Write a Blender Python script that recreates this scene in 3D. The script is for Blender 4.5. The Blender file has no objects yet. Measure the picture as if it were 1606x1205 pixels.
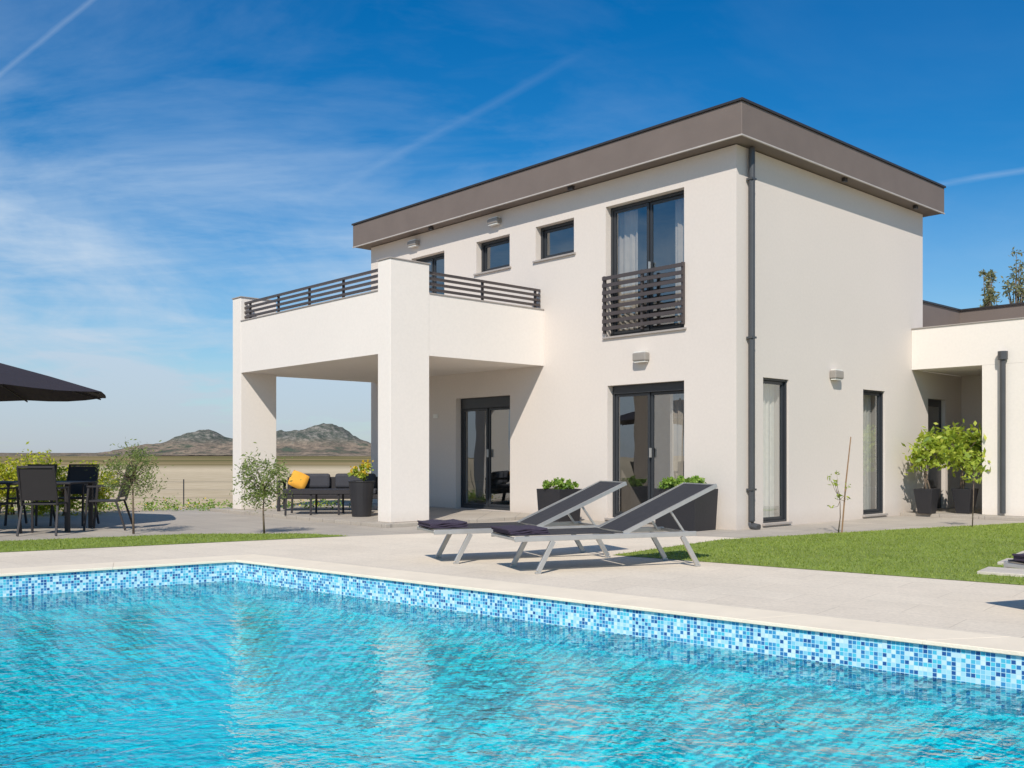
import bpy, bmesh, math, random
import numpy as np
from mathutils import Vector, Matrix, noise
random.seed(7); rng=np.random.default_rng(7)
scene=bpy.context.scene
COL=scene.collection
R=math.radians

# ------------------------------------------------------------------ helpers
def new_mat(name):
    m=bpy.data.materials.new(name); m.use_nodes=True
    nt=m.node_tree
    return m,nt,nt.nodes['Principled BSDF'],nt.nodes['Material Output']
def ND(nt,t,**kw):
    n=nt.nodes.new(t)
    for k,v in kw.items(): setattr(n,k,v)
    return n
def setin(n,**kw):
    for k,v in kw.items():
        n.inputs[k.replace('_',' ')].default_value=v
def math_n(nt,op,a=None,b=None,clamp=False):
    n=ND(nt,'ShaderNodeMath',operation=op); n.use_clamp=clamp
    for i,x in enumerate((a,b)):
        if x is None: continue
        if isinstance(x,(int,float)): n.inputs[i].default_value=x
        else: nt.links.new(x,n.inputs[i])
    return n.outputs[0]
def mixc(nt,f,a,b,mode='MIX'):
    n=ND(nt,'ShaderNodeMix',data_type='RGBA',blend_type=mode)
    for i,x in ((0,f),(6,a),(7,b)):
        if isinstance(x,(int,float)): n.inputs[i].default_value=x
        elif isinstance(x,tuple): n.inputs[i].default_value=(x+(1,))[:4] if len(x)==3 else x
        else: nt.links.new(x,n.inputs[i])
    return n.outputs[2]
def ramp(nt,fac,stops,interp='LINEAR'):
    n=ND(nt,'ShaderNodeValToRGB'); cr=n.color_ramp; cr.interpolation=interp
    while len(cr.elements)<len(stops): cr.elements.new(0.5)
    for e,(p,c) in zip(cr.elements,stops):
        e.position=p; e.color=(c,c,c,1) if isinstance(c,(int,float)) else (c[0],c[1],c[2],1)
    nt.links.new(fac,n.inputs[0]); return n.outputs[0]
def simple(name,col,rough=0.6,metal=0.0,var=0.08,scale=6.0,bump=0.0,bscale=60.0,spec=0.5):
    m,nt,p,o=new_mat(name)
    tc=ND(nt,'ShaderNodeTexCoord')
    nz=ND(nt,'ShaderNodeTexNoise'); setin(nz,Scale=scale,Detail=6.0,Roughness=0.6)
    nt.links.new(tc.outputs['Object'],nz.inputs['Vector'])
    r=ramp(nt,nz.outputs[0],[(0.3,tuple(c*(1-var) for c in col)),(0.7,tuple(min(1,c*(1+var)) for c in col))])
    nt.links.new(r,p.inputs['Base Color'])
    setin(p,Roughness=rough,Metallic=metal); p.inputs['Specular IOR Level'].default_value=spec
    if bump>0:
        n2=ND(nt,'ShaderNodeTexNoise'); setin(n2,Scale=bscale,Detail=5.0)
        nt.links.new(tc.outputs['Object'],n2.inputs['Vector'])
        b=ND(nt,'ShaderNodeBump'); setin(b,Strength=bump,Distance=0.01)
        nt.links.new(n2.outputs[0],b.inputs['Height']); nt.links.new(b.outputs[0],p.inputs['Normal'])
    return m

class MB:
    def __init__(s): s.v=[]; s.f=[]; s.m=[]; s.mats=[]; s.cur=0
    def mat(s,m):
        if m not in s.mats: s.mats.append(m)
        s.cur=s.mats.index(m); return s
    def add(s,vs,fs):
        o=len(s.v); s.v+= [tuple(v) for v in vs]
        for f in fs: s.f.append(tuple(i+o for i in f)); s.m.append(s.cur)
        return s
    def box(s,x0,x1,y0,y1,z0,z1):
        vs=[(x,y,z) for z in (z0,z1) for y in (y0,y1) for x in (x0,x1)]
        return s.add(vs,[(0,2,3,1),(4,5,7,6),(0,1,5,4),(2,6,7,3),(0,4,6,2),(1,3,7,5)])
    def beam(s,a,b,w,h,up=(0,0,1)):
        a=Vector(a);b=Vector(b);d=(b-a).normalized();u=Vector(up)
        if abs(d.dot(u))>0.98:u=Vector((0,1,0))
        r=d.cross(u).normalized(); u=r.cross(d).normalized()
        vs=[]
        for p in (a,b):
            for i,j in ((-1,-1),(1,-1),(1,1),(-1,1)): vs.append(p+r*i*w/2+u*j*h/2)
        return s.add(vs,[(0,1,2,3),(7,6,5,4),(0,4,5,1),(1,5,6,2),(2,6,7,3),(3,7,4,0)])
    def tube(s,pts,rad,n=8):
        pts=[Vector(p) for p in pts]; vs=[];fs=[]
        for i,p in enumerate(pts):
            d=(pts[min(i+1,len(pts)-1)]-pts[max(i-1,0)]).normalized()
            u=Vector((0,1,0)) if abs(d.z)>0.8 else Vector((0,0,1))
            r=d.cross(u).normalized(); u=r.cross(d)
            rr=rad[i] if isinstance(rad,(list,tuple)) else rad
            for k in range(n):
                an=2*math.pi*k/n; vs.append(p+(r*math.cos(an)+u*math.sin(an))*rr)
        for i in range(len(pts)-1):
            for k in range(n):
                k2=(k+1)%n; fs.append((i*n+k,i*n+k2,(i+1)*n+k2,(i+1)*n+k))
        fs.append(tuple(range(n-1,-1,-1))); fs.append(tuple(range((len(pts)-1)*n,len(pts)*n)))
        return s.add(vs,fs)
    def lathe(s,prof,n=20,c=(0,0)):
        vs=[];fs=[]
        for r,z in prof:
            for k in range(n):
                a=2*math.pi*k/n; vs.append((c[0]+r*math.cos(a),c[1]+r*math.sin(a),z))
        for i in range(len(prof)-1):
            for k in range(n):
                k2=(k+1)%n; fs.append((i*n+k,i*n+k2,(i+1)*n+k2,(i+1)*n+k))
        fs.append(tuple(range(n-1,-1,-1))); fs.append(tuple(range((len(prof)-1)*n,len(prof)*n)))
        return s.add(vs,fs)
    def build(s,name,parent=None,bevel=0,smooth=False,recalc=True,loc=None,rot=None):
        me=bpy.data.meshes.new(name); me.from_pydata(s.v,[],s.f)
        for m in s.mats: me.materials.append(m)
        me.polygons.foreach_set('material_index',s.m)
        if recalc:
            bm=bmesh.new(); bm.from_mesh(me); bmesh.ops.recalc_face_normals(bm,faces=bm.faces); bm.to_mesh(me); bm.free()
        if smooth: me.polygons.foreach_set('use_smooth',[True]*len(me.polygons))
        me.update()
        ob=bpy.data.objects.new(name,me); COL.objects.link(ob)
        if parent: ob.parent=parent
        if loc: ob.location=loc
        if rot: ob.rotation_euler=rot
        if bevel>0:
            b=ob.modifiers.new('bevel','BEVEL'); b.width=bevel; b.segments=2; b.limit_method='ANGLE'; b.angle_limit=R(40)
        return ob
def empty(name,loc=(0,0,0),rz=0):
    e=bpy.data.objects.new(name,None); COL.objects.link(e); e.location=loc; e.rotation_euler=(0,0,rz); e.empty_display_size=0.3
    return e
def tag(o,label,cat,kind=None,group=None):
    o["label"]=label; o["category"]=cat
    if kind:o["kind"]=kind
    if group:o["group"]=group
    return o
def clone(thing,loc,rz=None,scale=None):
    t=thing.copy(); COL.objects.link(t); t.location=loc
    if rz is not None: t.rotation_euler=(0,0,rz)
    if scale: t.scale=scale
    def rec(src,dst):
        for c in list(src.children):
            k=c.copy(); COL.objects.link(k); k.parent=dst; rec(c,k)
    rec(thing,t); return t

# ------------------------------------------------------------------ frame of house
A_H=math.atan2(.674,.7386); CH=Vector((3.46,14.77,0))
def HW(t,s,z=0):
    c,sn=math.cos(A_H),math.sin(A_H)
    return Vector((CH.x+t*c-s*sn, CH.y+t*sn+s*c, z))

# ------------------------------------------------------------------ materials
def stucco(name,col):
    m,nt,p,o=new_mat(name)
    tc=ND(nt,'ShaderNodeTexCoord')
    n1=ND(nt,'ShaderNodeTexNoise'); setin(n1,Scale=0.45,Detail=6.0,Roughness=0.6); nt.links.new(tc.outputs['Object'],n1.inputs['Vector'])
    n2=ND(nt,'ShaderNodeTexNoise'); setin(n2,Scale=22.0,Detail=5.0); nt.links.new(tc.outputs['Object'],n2.inputs['Vector'])
    a=ramp(nt,n1.outputs[0],[(0.3,tuple(c*.965 for c in col)),(0.7,col)])
    b=ramp(nt,n2.outputs[0],[(0.3,.965),(0.65,1.0)])
    # slightly soiled foot of the wall
    sp=ND(nt,'ShaderNodeSeparateXYZ'); nt.links.new(tc.outputs['Object'],sp.inputs[0])
    ft=ramp(nt,math_n(nt,'ADD',sp.outputs[2],math_n(nt,'MULTIPLY',n1.outputs[0],.35)),[(.12,(.86,.83,.80)),(.45,(1,1,1))])
    c_=mixc(nt,1.0,mixc(nt,1.0,a,b,'MULTIPLY'),ft,'MULTIPLY')
    nt.links.new(c_,p.inputs['Base Color'])
    n3=ND(nt,'ShaderNodeTexNoise'); setin(n3,Scale=170.0,Detail=3.0); nt.links.new(tc.outputs['Object'],n3.inputs['Vector'])
    bp=ND(nt,'ShaderNodeBump'); setin(bp,Strength=0.35,Distance=0.004); nt.links.new(n3.outputs[0],bp.inputs['Height']); nt.links.new(bp.outputs[0],p.inputs['Normal'])
    setin(p,Roughness=0.9); p.inputs['Specular IOR Level'].default_value=0.2
    return m
M_wall=stucco('stucco_cream',(.68,.61,.55))
M_white=stucco('stucco_white',(.81,.74,.67))
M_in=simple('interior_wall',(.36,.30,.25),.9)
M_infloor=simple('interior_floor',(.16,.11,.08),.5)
M_fascia=simple('fascia_taupe',(.165,.130,.112),.7,var=.06,scale=2,bump=.15,bscale=90)
M_cap=simple('metal_cap',(.05,.045,.045),.4,metal=.3)
M_trim=simple('pale_trim',(.45,.41,.38),.6)
M_frame=simple('anthracite_frame',(.028,.031,.036),.4)
M_rail=simple('rail_brown_grey',(.065,.052,.05),.45)
M_pipe=simple('pipe_grey',(.06,.062,.066),.4)
M_sill=simple('sill_stone',(.36,.32,.29),.6)
M_curt=simple('curtain_cloth',(.82,.76,.66),.9,scale=12)
M_lamp=simple('lamp_body',(.30,.27,.24),.5)
M_lens=simple('lamp_lens',(.75,.72,.66),.3)
M_black=simple('planter_black',(.022,.021,.024),.5,bump=.15,bscale=30)
M_soil=simple('soil',(.05,.035,.025),.95,bump=.5)
M_alu=simple('aluminium',(.55,.53,.50),.38,metal=.7)
M_sling=simple('sling_mesh',(.035,.033,.036),.7,bump=.3,bscale=400)
M_towel=simple('towel_plum',(.045,.032,.055),.95,bump=.6,bscale=120)
M_umb=simple('umbrella_cloth',(.025,.018,.024),.9,bump=.2)
M_dark=simple('dark_furniture',(.022,.018,.02),.65)
M_cush=simple('grey_cushion',(.05,.05,.06),.9,bump=.4)
M_orange=simple('orange_cushion',(.75,.36,.04),.9,bump=.3)
M_bark=simple('bark',(.16,.115,.08),.9,var=.3,scale=25,bump=.6)
M_wood=simple('timber',(.28,.16,.08),.7,var=.2)

def glass():
    m,nt,p,o=new_mat('window_glass'); nt.nodes.remove(p)
    tr=ND(nt,'ShaderNodeBsdfTransparent'); tr.inputs[0].default_value=(.76,.79,.81,1)
    gl=ND(nt,'ShaderNodeBsdfGlossy'); setin(gl,Roughness=0.0); gl.inputs[0].default_value=(.92,.95,.97,1)
    tc=ND(nt,'ShaderNodeTexCoord'); nz=ND(nt,'ShaderNodeTexNoise'); setin(nz,Scale=1.3,Detail=1.0); nt.links.new(tc.outputs['Object'],nz.inputs['Vector'])
    b=ND(nt,'ShaderNodeBump'); setin(b,Strength=.25,Distance=.02); nt.links.new(nz.outputs[0],b.inputs['Height']); nt.links.new(b.outputs[0],gl.inputs['Normal'])
    lw=ND(nt,'ShaderNodeLayerWeight'); lw.inputs['Blend'].default_value=.5
    f=math_n(nt,'ADD',math_n(nt,'MULTIPLY',math_n(nt,'POWER',lw.outputs['Facing'],4.0),.85),.25,True)
    mx=ND(nt,'ShaderNodeMixShader'); nt.links.new(f,mx.inputs[0]); nt.links.new(tr.outputs[0],mx.inputs[1]); nt.links.new(gl.outputs[0],mx.inputs[2]); nt.links.new(mx.outputs[0],o.inputs[0])
    return m
M_glass=glass()

def leafmat(name,c1,c2,c3,trans=.35):
    m,nt,p,o=new_mat(name)
    g=ND(nt,'ShaderNodeNewGeometry')
    col=ramp(nt,g.outputs['Random Per Island'],[(0,c1),(.5,c2),(1,c3)])
    nt.links.new(col,p.inputs['Base Color']); setin(p,Roughness=.55)
    t=ND(nt,'ShaderNodeBsdfTranslucent'); nt.links.new(mixc(nt,.5,col,(c3[0]*1.3,c3[1]*1.4,c3[2])),t.inputs[0])
    mx=ND(nt,'ShaderNodeMixShader'); mx.inputs[0].default_value=trans
    nt.links.new(p.outputs[0],mx.inputs[1]); nt.links.new(t.outputs[0],mx.inputs[2]); nt.links.new(mx.outputs[0],o.inputs[0])
    return m
M_olive=leafmat('olive_leaf',(.09,.13,.03),(.18,.24,.06),(.32,.36,.12),.4)
M_citrus=leafmat('citrus_leaf',(.12,.20,.02),(.30,.40,.04),(.58,.60,.10),.4)
M_herb=leafmat('herb_leaf',(.09,.18,.02),(.18,.31,.04),(.34,.46,.08),.35)
M_hedge=leafmat('hedge_leaf',(.16,.24,.02),(.40,.44,.03),(.68,.60,.05),.45)
M_cypress=leafmat('cypress_leaf',(.12,.13,.06),(.20,.21,.10),(.34,.32,.17),.4)
M_yellow=leafmat('yellow_petal',(.55,.35,.02),(.75,.5,.03),(.8,.6,.1))
M_grass=leafmat('grass_blade',(.15,.21,.022),(.23,.31,.035),(.38,.42,.08),.35)

# paving
def paver(name,c1,c2,mort,w,h,ang,msize=.006,bump=.25,off=0.0):
    m,nt,p,o=new_mat(name)
    tc=ND(nt,'ShaderNodeTexCoord'); mp=ND(nt,'ShaderNodeMapping'); mp.inputs['Rotation'].default_value=(0,0,-ang)
    nt.links.new(tc.outputs['Object'],mp.inputs['Vector'])
    br=ND(nt,'ShaderNodeTexBrick'); br.offset=off; br.squash=1
    setin(br,Scale=1.0,Mortar_Size=msize,Mortar_Smooth=.1,Brick_Width=w,Row_Height=h,Bias=0.0)
    br.inputs['Color1'].default_value=c1+(1,); br.inputs['Color2'].default_value=c2+(1,); br.inputs['Mortar'].default_value=mort+(1,)
    nt.links.new(mp.outputs[0],br.inputs['Vector'])
    n1=ND(nt,'ShaderNodeTexNoise'); setin(n1,Scale=.9,Detail=8.0,Roughness=.65); nt.links.new(tc.outputs['Object'],n1.inputs['Vector'])
    n2=ND(nt,'ShaderNodeTexNoise'); setin(n2,Scale=35.0,Detail=5.0,Roughness=.7); nt.links.new(tc.outputs['Object'],n2.inputs['Vector'])
    a=mixc(nt,1.0,br.outputs[0],ramp(nt,n1.outputs[0],[(.3,.90),(.7,1.04)]),'MULTIPLY')
    b=mixc(nt,1.0,a,ramp(nt,n2.outputs[0],[(.3,.86),(.7,1.06)]),'MULTIPLY')
    nt.links.new(b,p.inputs['Base Color']); setin(p,Roughness=.8); p.inputs['Specular IOR Level'].default_value=.3
    bp=ND(nt,'ShaderNodeBump'); setin(bp,Strength=bump,Distance=.01)
    hh=math_n(nt,'SUBTRACT',n2.outputs[0],math_n(nt,'MULTIPLY',br.outputs[1],2.0)); nt.links.new(hh,bp.inputs['Height']); nt.links.new(bp.outputs[0],p.inputs['Normal'])
    return m
PANG=math.atan2(-.635,.772)
M_deck=paver('deck_pavers',(.77,.665,.535),(.735,.63,.505),(.61,.515,.41),.9,.45,PANG,.004,bump=.18,off=.5)
M_slate=paver('grey_pavers',(.46,.405,.34),(.41,.36,.305),(.28,.245,.215),.6,.6,A_H,.006)
M_stepst=paver('step_stone',(.6,.53,.45),(.58,.52,.44),(.4,.36,.3),5,5,0)
M_coping=simple('coping_stone',(.83,.71,.55),.75,var=.05,scale=3,bump=.3,bscale=60)

# ------------------------------------------------------------------ geometry of the pool
P0=Vector((-2.98,10.35)); dr=Vector((.772,-.635)); dl=Vector((-.833,-.553))
P1=P0+dr*9.5; P3=P0+dl*5.0; P2=P1+P3-P0
POOL=[P0,P1,P2,P3]
def offset_poly(poly,d):
    c=sum(poly,Vector((0,0)))/len(poly); n=len(poly); out=[]
    lines=[]
    for i in range(n):
        a=poly[i];b=poly[(i+1)%n]; e=(b-a).normalized(); nn=Vector((e.y,-e.x))
        if nn.dot((a+b)/2-c)<0: nn=-nn
        lines.append((a+nn*d,e))
    for i in range(n):
        p,e=lines[i-1]; q,g=lines[i]
        den=e.x*g.y-e.y*g.x; t=((q.x-p.x)*g.y-(q.y-p.y)*g.x)/den
        out.append(p+e*t)
    return out
def sheet(name,outer,hole,z,mat):
    bm=bmesh.new(); edges=[]
    for loop in ([outer]+([hole] if hole else [])):
        vs=[bm.verts.new((p[0],p[1],z)) for p in loop]
        for i in range(len(vs)): edges.append(bm.edges.new((vs[i],vs[(i+1)%len(vs)])))
    bmesh.ops.triangle_fill(bm,use_beauty=True,use_dissolve=False,edges=edges,normal=(0,0,1))
    for f in bm.faces:
        f.normal_update()
        if f.normal.z<0: f.normal_flip()
    me=bpy.data.meshes.new(name); bm.to_mesh(me); bm.free(); me.materials.append(mat)
    o=bpy.data.objects.new(name,me); COL.objects.link(o); return o

# field material
def field_mat():
    m,nt,p,o=new_mat('dry_field')
    tc=ND(nt,'ShaderNodeTexCoord'); sp=ND(nt,'ShaderNodeSeparateXYZ'); nt.links.new(tc.outputs['Object'],sp.inputs[0])
    mp=ND(nt,'ShaderNodeMapping'); mp.inputs['Scale'].default_value=(.25,1,1); nt.links.new(tc.outputs['Object'],mp.inputs['Vector'])
    n1=ND(nt,'ShaderNodeTexNoise'); setin(n1,Scale=.012,Detail=9.0,Roughness=.6); nt.links.new(mp.outputs[0],n1.inputs['Vector'])
    n2=ND(nt,'ShaderNodeTexNoise'); setin(n2,Scale=.9,Detail=8.0,Roughness=.7); nt.links.new(tc.outputs['Object'],n2.inputs['Vector'])
    n3=ND(nt,'ShaderNodeTexNoise'); setin(n3,Scale=.006,Detail=10.0,Roughness=.7); nt.links.new(mp.outputs[0],n3.inputs['Vector'])
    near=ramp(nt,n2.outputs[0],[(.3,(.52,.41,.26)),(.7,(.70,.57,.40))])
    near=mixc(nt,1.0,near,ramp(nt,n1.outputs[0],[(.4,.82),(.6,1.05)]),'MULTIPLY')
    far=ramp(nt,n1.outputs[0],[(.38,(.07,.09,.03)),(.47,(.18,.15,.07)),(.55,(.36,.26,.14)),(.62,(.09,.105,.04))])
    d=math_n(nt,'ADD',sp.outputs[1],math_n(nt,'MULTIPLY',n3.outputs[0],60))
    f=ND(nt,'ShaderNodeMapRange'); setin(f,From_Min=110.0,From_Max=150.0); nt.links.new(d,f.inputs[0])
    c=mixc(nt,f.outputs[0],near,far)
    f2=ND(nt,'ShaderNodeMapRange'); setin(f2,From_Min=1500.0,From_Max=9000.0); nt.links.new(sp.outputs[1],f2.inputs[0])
    c=mixc(nt,math_n(nt,'MULTIPLY',f2.outputs[0],.6),c,(.26,.28,.31))  # distance haze put into the ground colour, greyer farther out
    nt.links.new(c,p.inputs['Base Color']); setin(p,Roughness=1.0); p.inputs['Specular IOR Level'].default_value=0
    return m
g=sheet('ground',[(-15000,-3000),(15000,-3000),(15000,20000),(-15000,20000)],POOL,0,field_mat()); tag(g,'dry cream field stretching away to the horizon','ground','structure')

# gray paving
sl=sheet('grey_paving',[(-9.5,9.0),(-14,13.5),(-9,17.5),HW(-3.9,11.5)[:2],HW(8.5,11.5)[:2],HW(8.5,-9)[:2],HW(3,-9)[:2],HW(-2.5,-1.0)[:2],(-1,11.9)],None,.004,M_slate); tag(sl,'grey stone paving running around the house','paving','structure')
dk=sheet('pool_deck',[(-16,5.2),(-2.45,13.5),(-1.2,14.15),(.2,14.5),(2.9,13.5),(14,4.6),(8,-8),(-16,-8)],POOL,.008,M_deck); tag(dk,'pale beige stone pavers around the swimming pool','deck','structure')
# raised slab under the terrace
mb=MB().mat(M_slate); mb.box(-3.75,-0.004,4.0,10.3,0.002,.06); ts=mb.build('terrace_paving',bevel=.006,loc=CH,rot=(0,0,A_H)); tag(ts,'slightly raised grey stone floor under the covered terrace','paving','structure')
mb=MB().mat(M_slate); mb.box(5.4,8.4,-7,-0.004,0.002,.06); ts=mb.build('porch_paving',bevel=.006,loc=CH,rot=(0,0,A_H)); tag(ts,'slightly raised grey stone floor of the side porch','paving','structure')

# ------------------------------------------------------------------ swimming pool
def mosaic(name,cols,size,grout,gw=.08):
    m,nt,p,o=new_mat(name)
    uv=ND(nt,'ShaderNodeUVMap'); sc=ND(nt,'ShaderNodeVectorMath',operation='SCALE'); sc.inputs['Scale'].default_value=1/size
    nt.links.new(uv.outputs[0],sc.inputs[0])
    fl=ND(nt,'ShaderNodeVectorMath',operation='FLOOR'); nt.links.new(sc.outputs[0],fl.inputs[0])
    wn=ND(nt,'ShaderNodeTexWhiteNoise',noise_dimensions='2D'); nt.links.new(fl.outputs[0],wn.inputs['Vector'])
    n=len(cols); col=ramp(nt,wn.outputs['Value'],[(i/n,c) for i,c in enumerate(cols)],'CONSTANT')
    fr=ND(nt,'ShaderNodeVectorMath',operation='FRACTION'); nt.links.new(sc.outputs[0],fr.inputs[0])
    sp=ND(nt,'ShaderNodeSeparateXYZ'); nt.links.new(fr.outputs[0],sp.inputs[0])
    e=math_n(nt,'MINIMUM',math_n(nt,'MINIMUM',sp.outputs[0],math_n(nt,'SUBTRACT',1.0,sp.outputs[0])),math_n(nt,'MINIMUM',sp.outputs[1],math_n(nt,'SUBTRACT',1.0,sp.outputs[1])))
    gm=math_n(nt,'LESS_THAN',e,gw)
    nt.links.new(mixc(nt,gm,col,grout),p.inputs['Base Color']); setin(p,Roughness=.25)
    return m
M_band=mosaic('mosaic_band',[(.52,.70,.76),(.03,.17,.40),(.22,.54,.68),(.05,.30,.54),(.62,.75,.78),(.08,.45,.62),(.02,.09,.28),(.36,.64,.74),(.08,.5,.64),(.04,.24,.48)],.027,(.46,.68,.73),.07)
M_liner=mosaic('mosaic_liner',[(.015,.76,.86),(.02,.82,.90),(.01,.70,.83),(.05,.87,.92),(.015,.79,.88)],.05,(.03,.84,.91),.06)
pool=empty('swimming_pool',(P0.x,P0.y,0)); tag(pool,'swimming pool with cream stone coping and blue mosaic tiles','swimming pool')
def uvmesh(name,quads,mat,parent):
    me=bpy.data.meshes.new(name); vs=[];fs=[];uvs=[]
    for q,u in quads:
        o=len(vs); vs+=[(a[0]-P0.x,a[1]-P0.y,a[2]) for a in q]; fs.append((o,o+1,o+2,o+3)); uvs+=u
    me.from_pydata(vs,[],fs); l=me.uv_layers.new(name='UVMap')
    for i,u in enumerate(uvs): l.data[i].uv=u
    me.materials.append(mat); ob=bpy.data.objects.new(name,me); COL.objects.link(ob); ob.parent=parent; return ob
bq=[];lq=[];acc=0
for i in range(4):
    a=POOL[i];b=POOL[(i+1)%4];L=(b-a).length
    for (z0,z1,lst) in ((-.34,.03,bq),(-1.6,-.34,lq)):
        lst.append(([(a.x,a.y,z0),(b.x,b.y,z0),(b.x,b.y,z1),(a.x,a.y,z1)],[(acc,z0),(acc+L,z0),(acc+L,z1),(acc,z1)]))
    acc+=L
lq.append(([(p.x,p.y,-1.45) for p in POOL],[(p.dot(dr),p.dot(Vector((-dr.y,dr.x)))) for p in POOL]))
uvmesh('tile_band',bq,M_band,pool); uvmesh('basin',lq,M_liner,pool)
# coping stones
mb=MB().mat(M_coping)
inn=offset_poly(POOL,-.025); out=offset_poly(POOL,.45)
for i in range(4):
    a,b=inn[i],inn[(i+1)%4]; c,d=out[i],out[(i+1)%4]
    n=max(1,round((b-a).length/1.2)); gap=.0008/((b-a).length)
    for k in range(n):
        f0=k/n+gap; f1=(k+1)/n-gap
        q=[a.lerp(b,f0),a.lerp(b,f1),c.lerp(d,f1),c.lerp(d,f0)]
        vs=[(p.x-P0.x,p.y-P0.y,z) for z in (.004,.030) for p in q]
        mb.add(vs,[(0,1,2,3),(4,7,6,5),(0,4,5,1),(1,5,6,2),(2,6,7,3),(3,7,4,0)])
mb.build('coping',pool,bevel=.004)

def water_mat():
    m,nt,p,o=new_mat('pool_water'); nt.nodes.remove(p)
    tc=ND(nt,'ShaderNodeTexCoord')
    def wave(scale,sx,rot,det=2.0,dist=0.0):
        mp=ND(nt,'ShaderNodeMapping'); mp.inputs['Rotation'].default_value=(0,0,rot); mp.inputs['Scale'].default_value=(sx,1,1)
        nt.links.new(tc.outputs['Object'],mp.inputs['Vector'])
        n=ND(nt,'ShaderNodeTexNoise'); setin(n,Scale=scale,Detail=det,Roughness=.5,Distortion=dist); nt.links.new(mp.outputs[0],n.inputs['Vector']); return n.outputs[0]
    w1=wave(1.9,.8,.3); w2=wave(6.5,.9,-.25,2.0,.4); w3=wave(18,.9,.5,2.0,.4)
    h=math_n(nt,'ADD',math_n(nt,'MULTIPLY',w1,.30),math_n(nt,'MULTIPLY',w2,.26))
    h=math_n(nt,'ADD',h,math_n(nt,'MULTIPLY',w3,.11))
    bp=ND(nt,'ShaderNodeBump'); setin(bp,Strength=1.0,Distance=.024); nt.links.new(h,bp.inputs['Height'])
    bp2=ND(nt,'ShaderNodeBump'); setin(bp2,Strength=1.0,Distance=.13); nt.links.new(h,bp2.inputs['Height'])
    # caustics painted into the transmission tint: pale filaments along noise ridges
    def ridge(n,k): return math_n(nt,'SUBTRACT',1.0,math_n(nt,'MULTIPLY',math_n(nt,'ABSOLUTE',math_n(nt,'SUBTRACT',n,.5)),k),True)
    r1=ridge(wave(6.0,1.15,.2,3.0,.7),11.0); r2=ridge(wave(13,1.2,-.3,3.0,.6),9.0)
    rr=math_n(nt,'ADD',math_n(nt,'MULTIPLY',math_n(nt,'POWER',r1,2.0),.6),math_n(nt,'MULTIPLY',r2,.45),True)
    caustic_web=ramp(nt,rr,[(0,(.24,.84,.92)),(.3,(.46,.92,.96)),(.6,(.90,1,1)),(1,(1,1,1))])
    tr=ND(nt,'ShaderNodeBsdfTransparent'); nt.links.new(caustic_web,tr.inputs[0])
    rf=ND(nt,'ShaderNodeBsdfRefraction'); setin(rf,Roughness=0.0,IOR=1.33); rf.inputs[0].default_value=(.80,1,1,1); nt.links.new(bp2.outputs[0],rf.inputs['Normal'])
    m1=ND(nt,'ShaderNodeMixShader'); m1.inputs[0].default_value=.14; nt.links.new(tr.outputs[0],m1.inputs[1]); nt.links.new(rf.outputs[0],m1.inputs[2])
    gl=ND(nt,'ShaderNodeBsdfGlossy'); setin(gl,Roughness=.01); nt.links.new(bp.outputs[0],gl.inputs['Normal'])
    fr=ND(nt,'ShaderNodeFresnel'); setin(fr,IOR=1.33); nt.links.new(bp2.outputs[0],fr.inputs['Normal'])
    mx=ND(nt,'ShaderNodeMixShader'); nt.links.new(fr.outputs[0],mx.inputs[0]); nt.links.new(m1.outputs[0],mx.inputs[1]); nt.links.new(gl.outputs[0],mx.inputs[2]); nt.links.new(mx.outputs[0],o.inputs[0])
    return m
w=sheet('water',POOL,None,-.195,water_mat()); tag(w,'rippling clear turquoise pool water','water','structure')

# ------------------------------------------------------------------ lawns
def lawn(name,poly,n,label):
    mat=simple('lawn_soil_'+name,(.20,.26,.045),.95,var=.2,scale=1.5,bump=.6,bscale=40)
    o=sheet(name,poly,None,.012,mat); tag(o,label,'lawn','structure')
    xs=[p[0] for p in poly]; ys=[p[1] for p in poly]
    pts=rng.uniform((min(xs),min(ys)),(max(xs),max(ys)),(n*3,2))
    inside=np.zeros(len(pts),bool); j=len(poly)-1
    for i in range(len(poly)):
        xi,yi=poly[i][:2];xj,yj=poly[j][:2]
        c=((yi>pts[:,1])!=(yj>pts[:,1]))&(pts[:,0]<(xj-xi)*(pts[:,1]-yi)/(yj-yi+1e-12)+xi); inside^=c; j=i
    pts=pts[inside][:n]; k=len(pts)
    ang=rng.uniform(0,2*math.pi,k); hgt=rng.uniform(.010,.028,k); wd=rng.uniform(.003,.006,k); ln=rng.normal(0,.018,(k,2))
    v=np.zeros((k,3,3)); dx=np.cos(ang)*wd; dy=np.sin(ang)*wd
    v[:,0,0]=pts[:,0]-dx;v[:,0,1]=pts[:,1]-dy;v[:,1,0]=pts[:,0]+dx;v[:,1,1]=pts[:,1]+dy
    v[:,0,2]=v[:,1,2]=.011; v[:,2,0]=pts[:,0]+ln[:,0]; v[:,2,1]=pts[:,1]+ln[:,1]; v[:,2,2]=.012+hgt
    me=bpy.data.meshes.new('grass'); me.from_pydata(v.reshape(-1,3).tolist(),[],np.arange(k*3).reshape(-1,3).tolist()); me.materials.append(M_grass)
    b=bpy.data.objects.new('grass',me); COL.objects.link(b); tag(b,'short mown green grass blades of the lawn','grass','stuff')
lawn('garden_lawn',[(1.15,11.0),(2.0,10.35),(3.0,9.58),(4.24,8.64),(6.5,6.9),(12,11),(11.5,18.3),(8.97,16.4),(5.6,14.6),(2.83,13.0)],90000,'green lawn beside the pool deck and the house')
lawn('lawn_strip',[(-12,7.65),(-6.04,11.3),(-2.3,13.60),(-3.0,14.0),(-4.7,13.95),(-6.84,12.75),(-12.6,9.3)],30000,'narrow strip of green lawn beside the pool deck')
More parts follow.
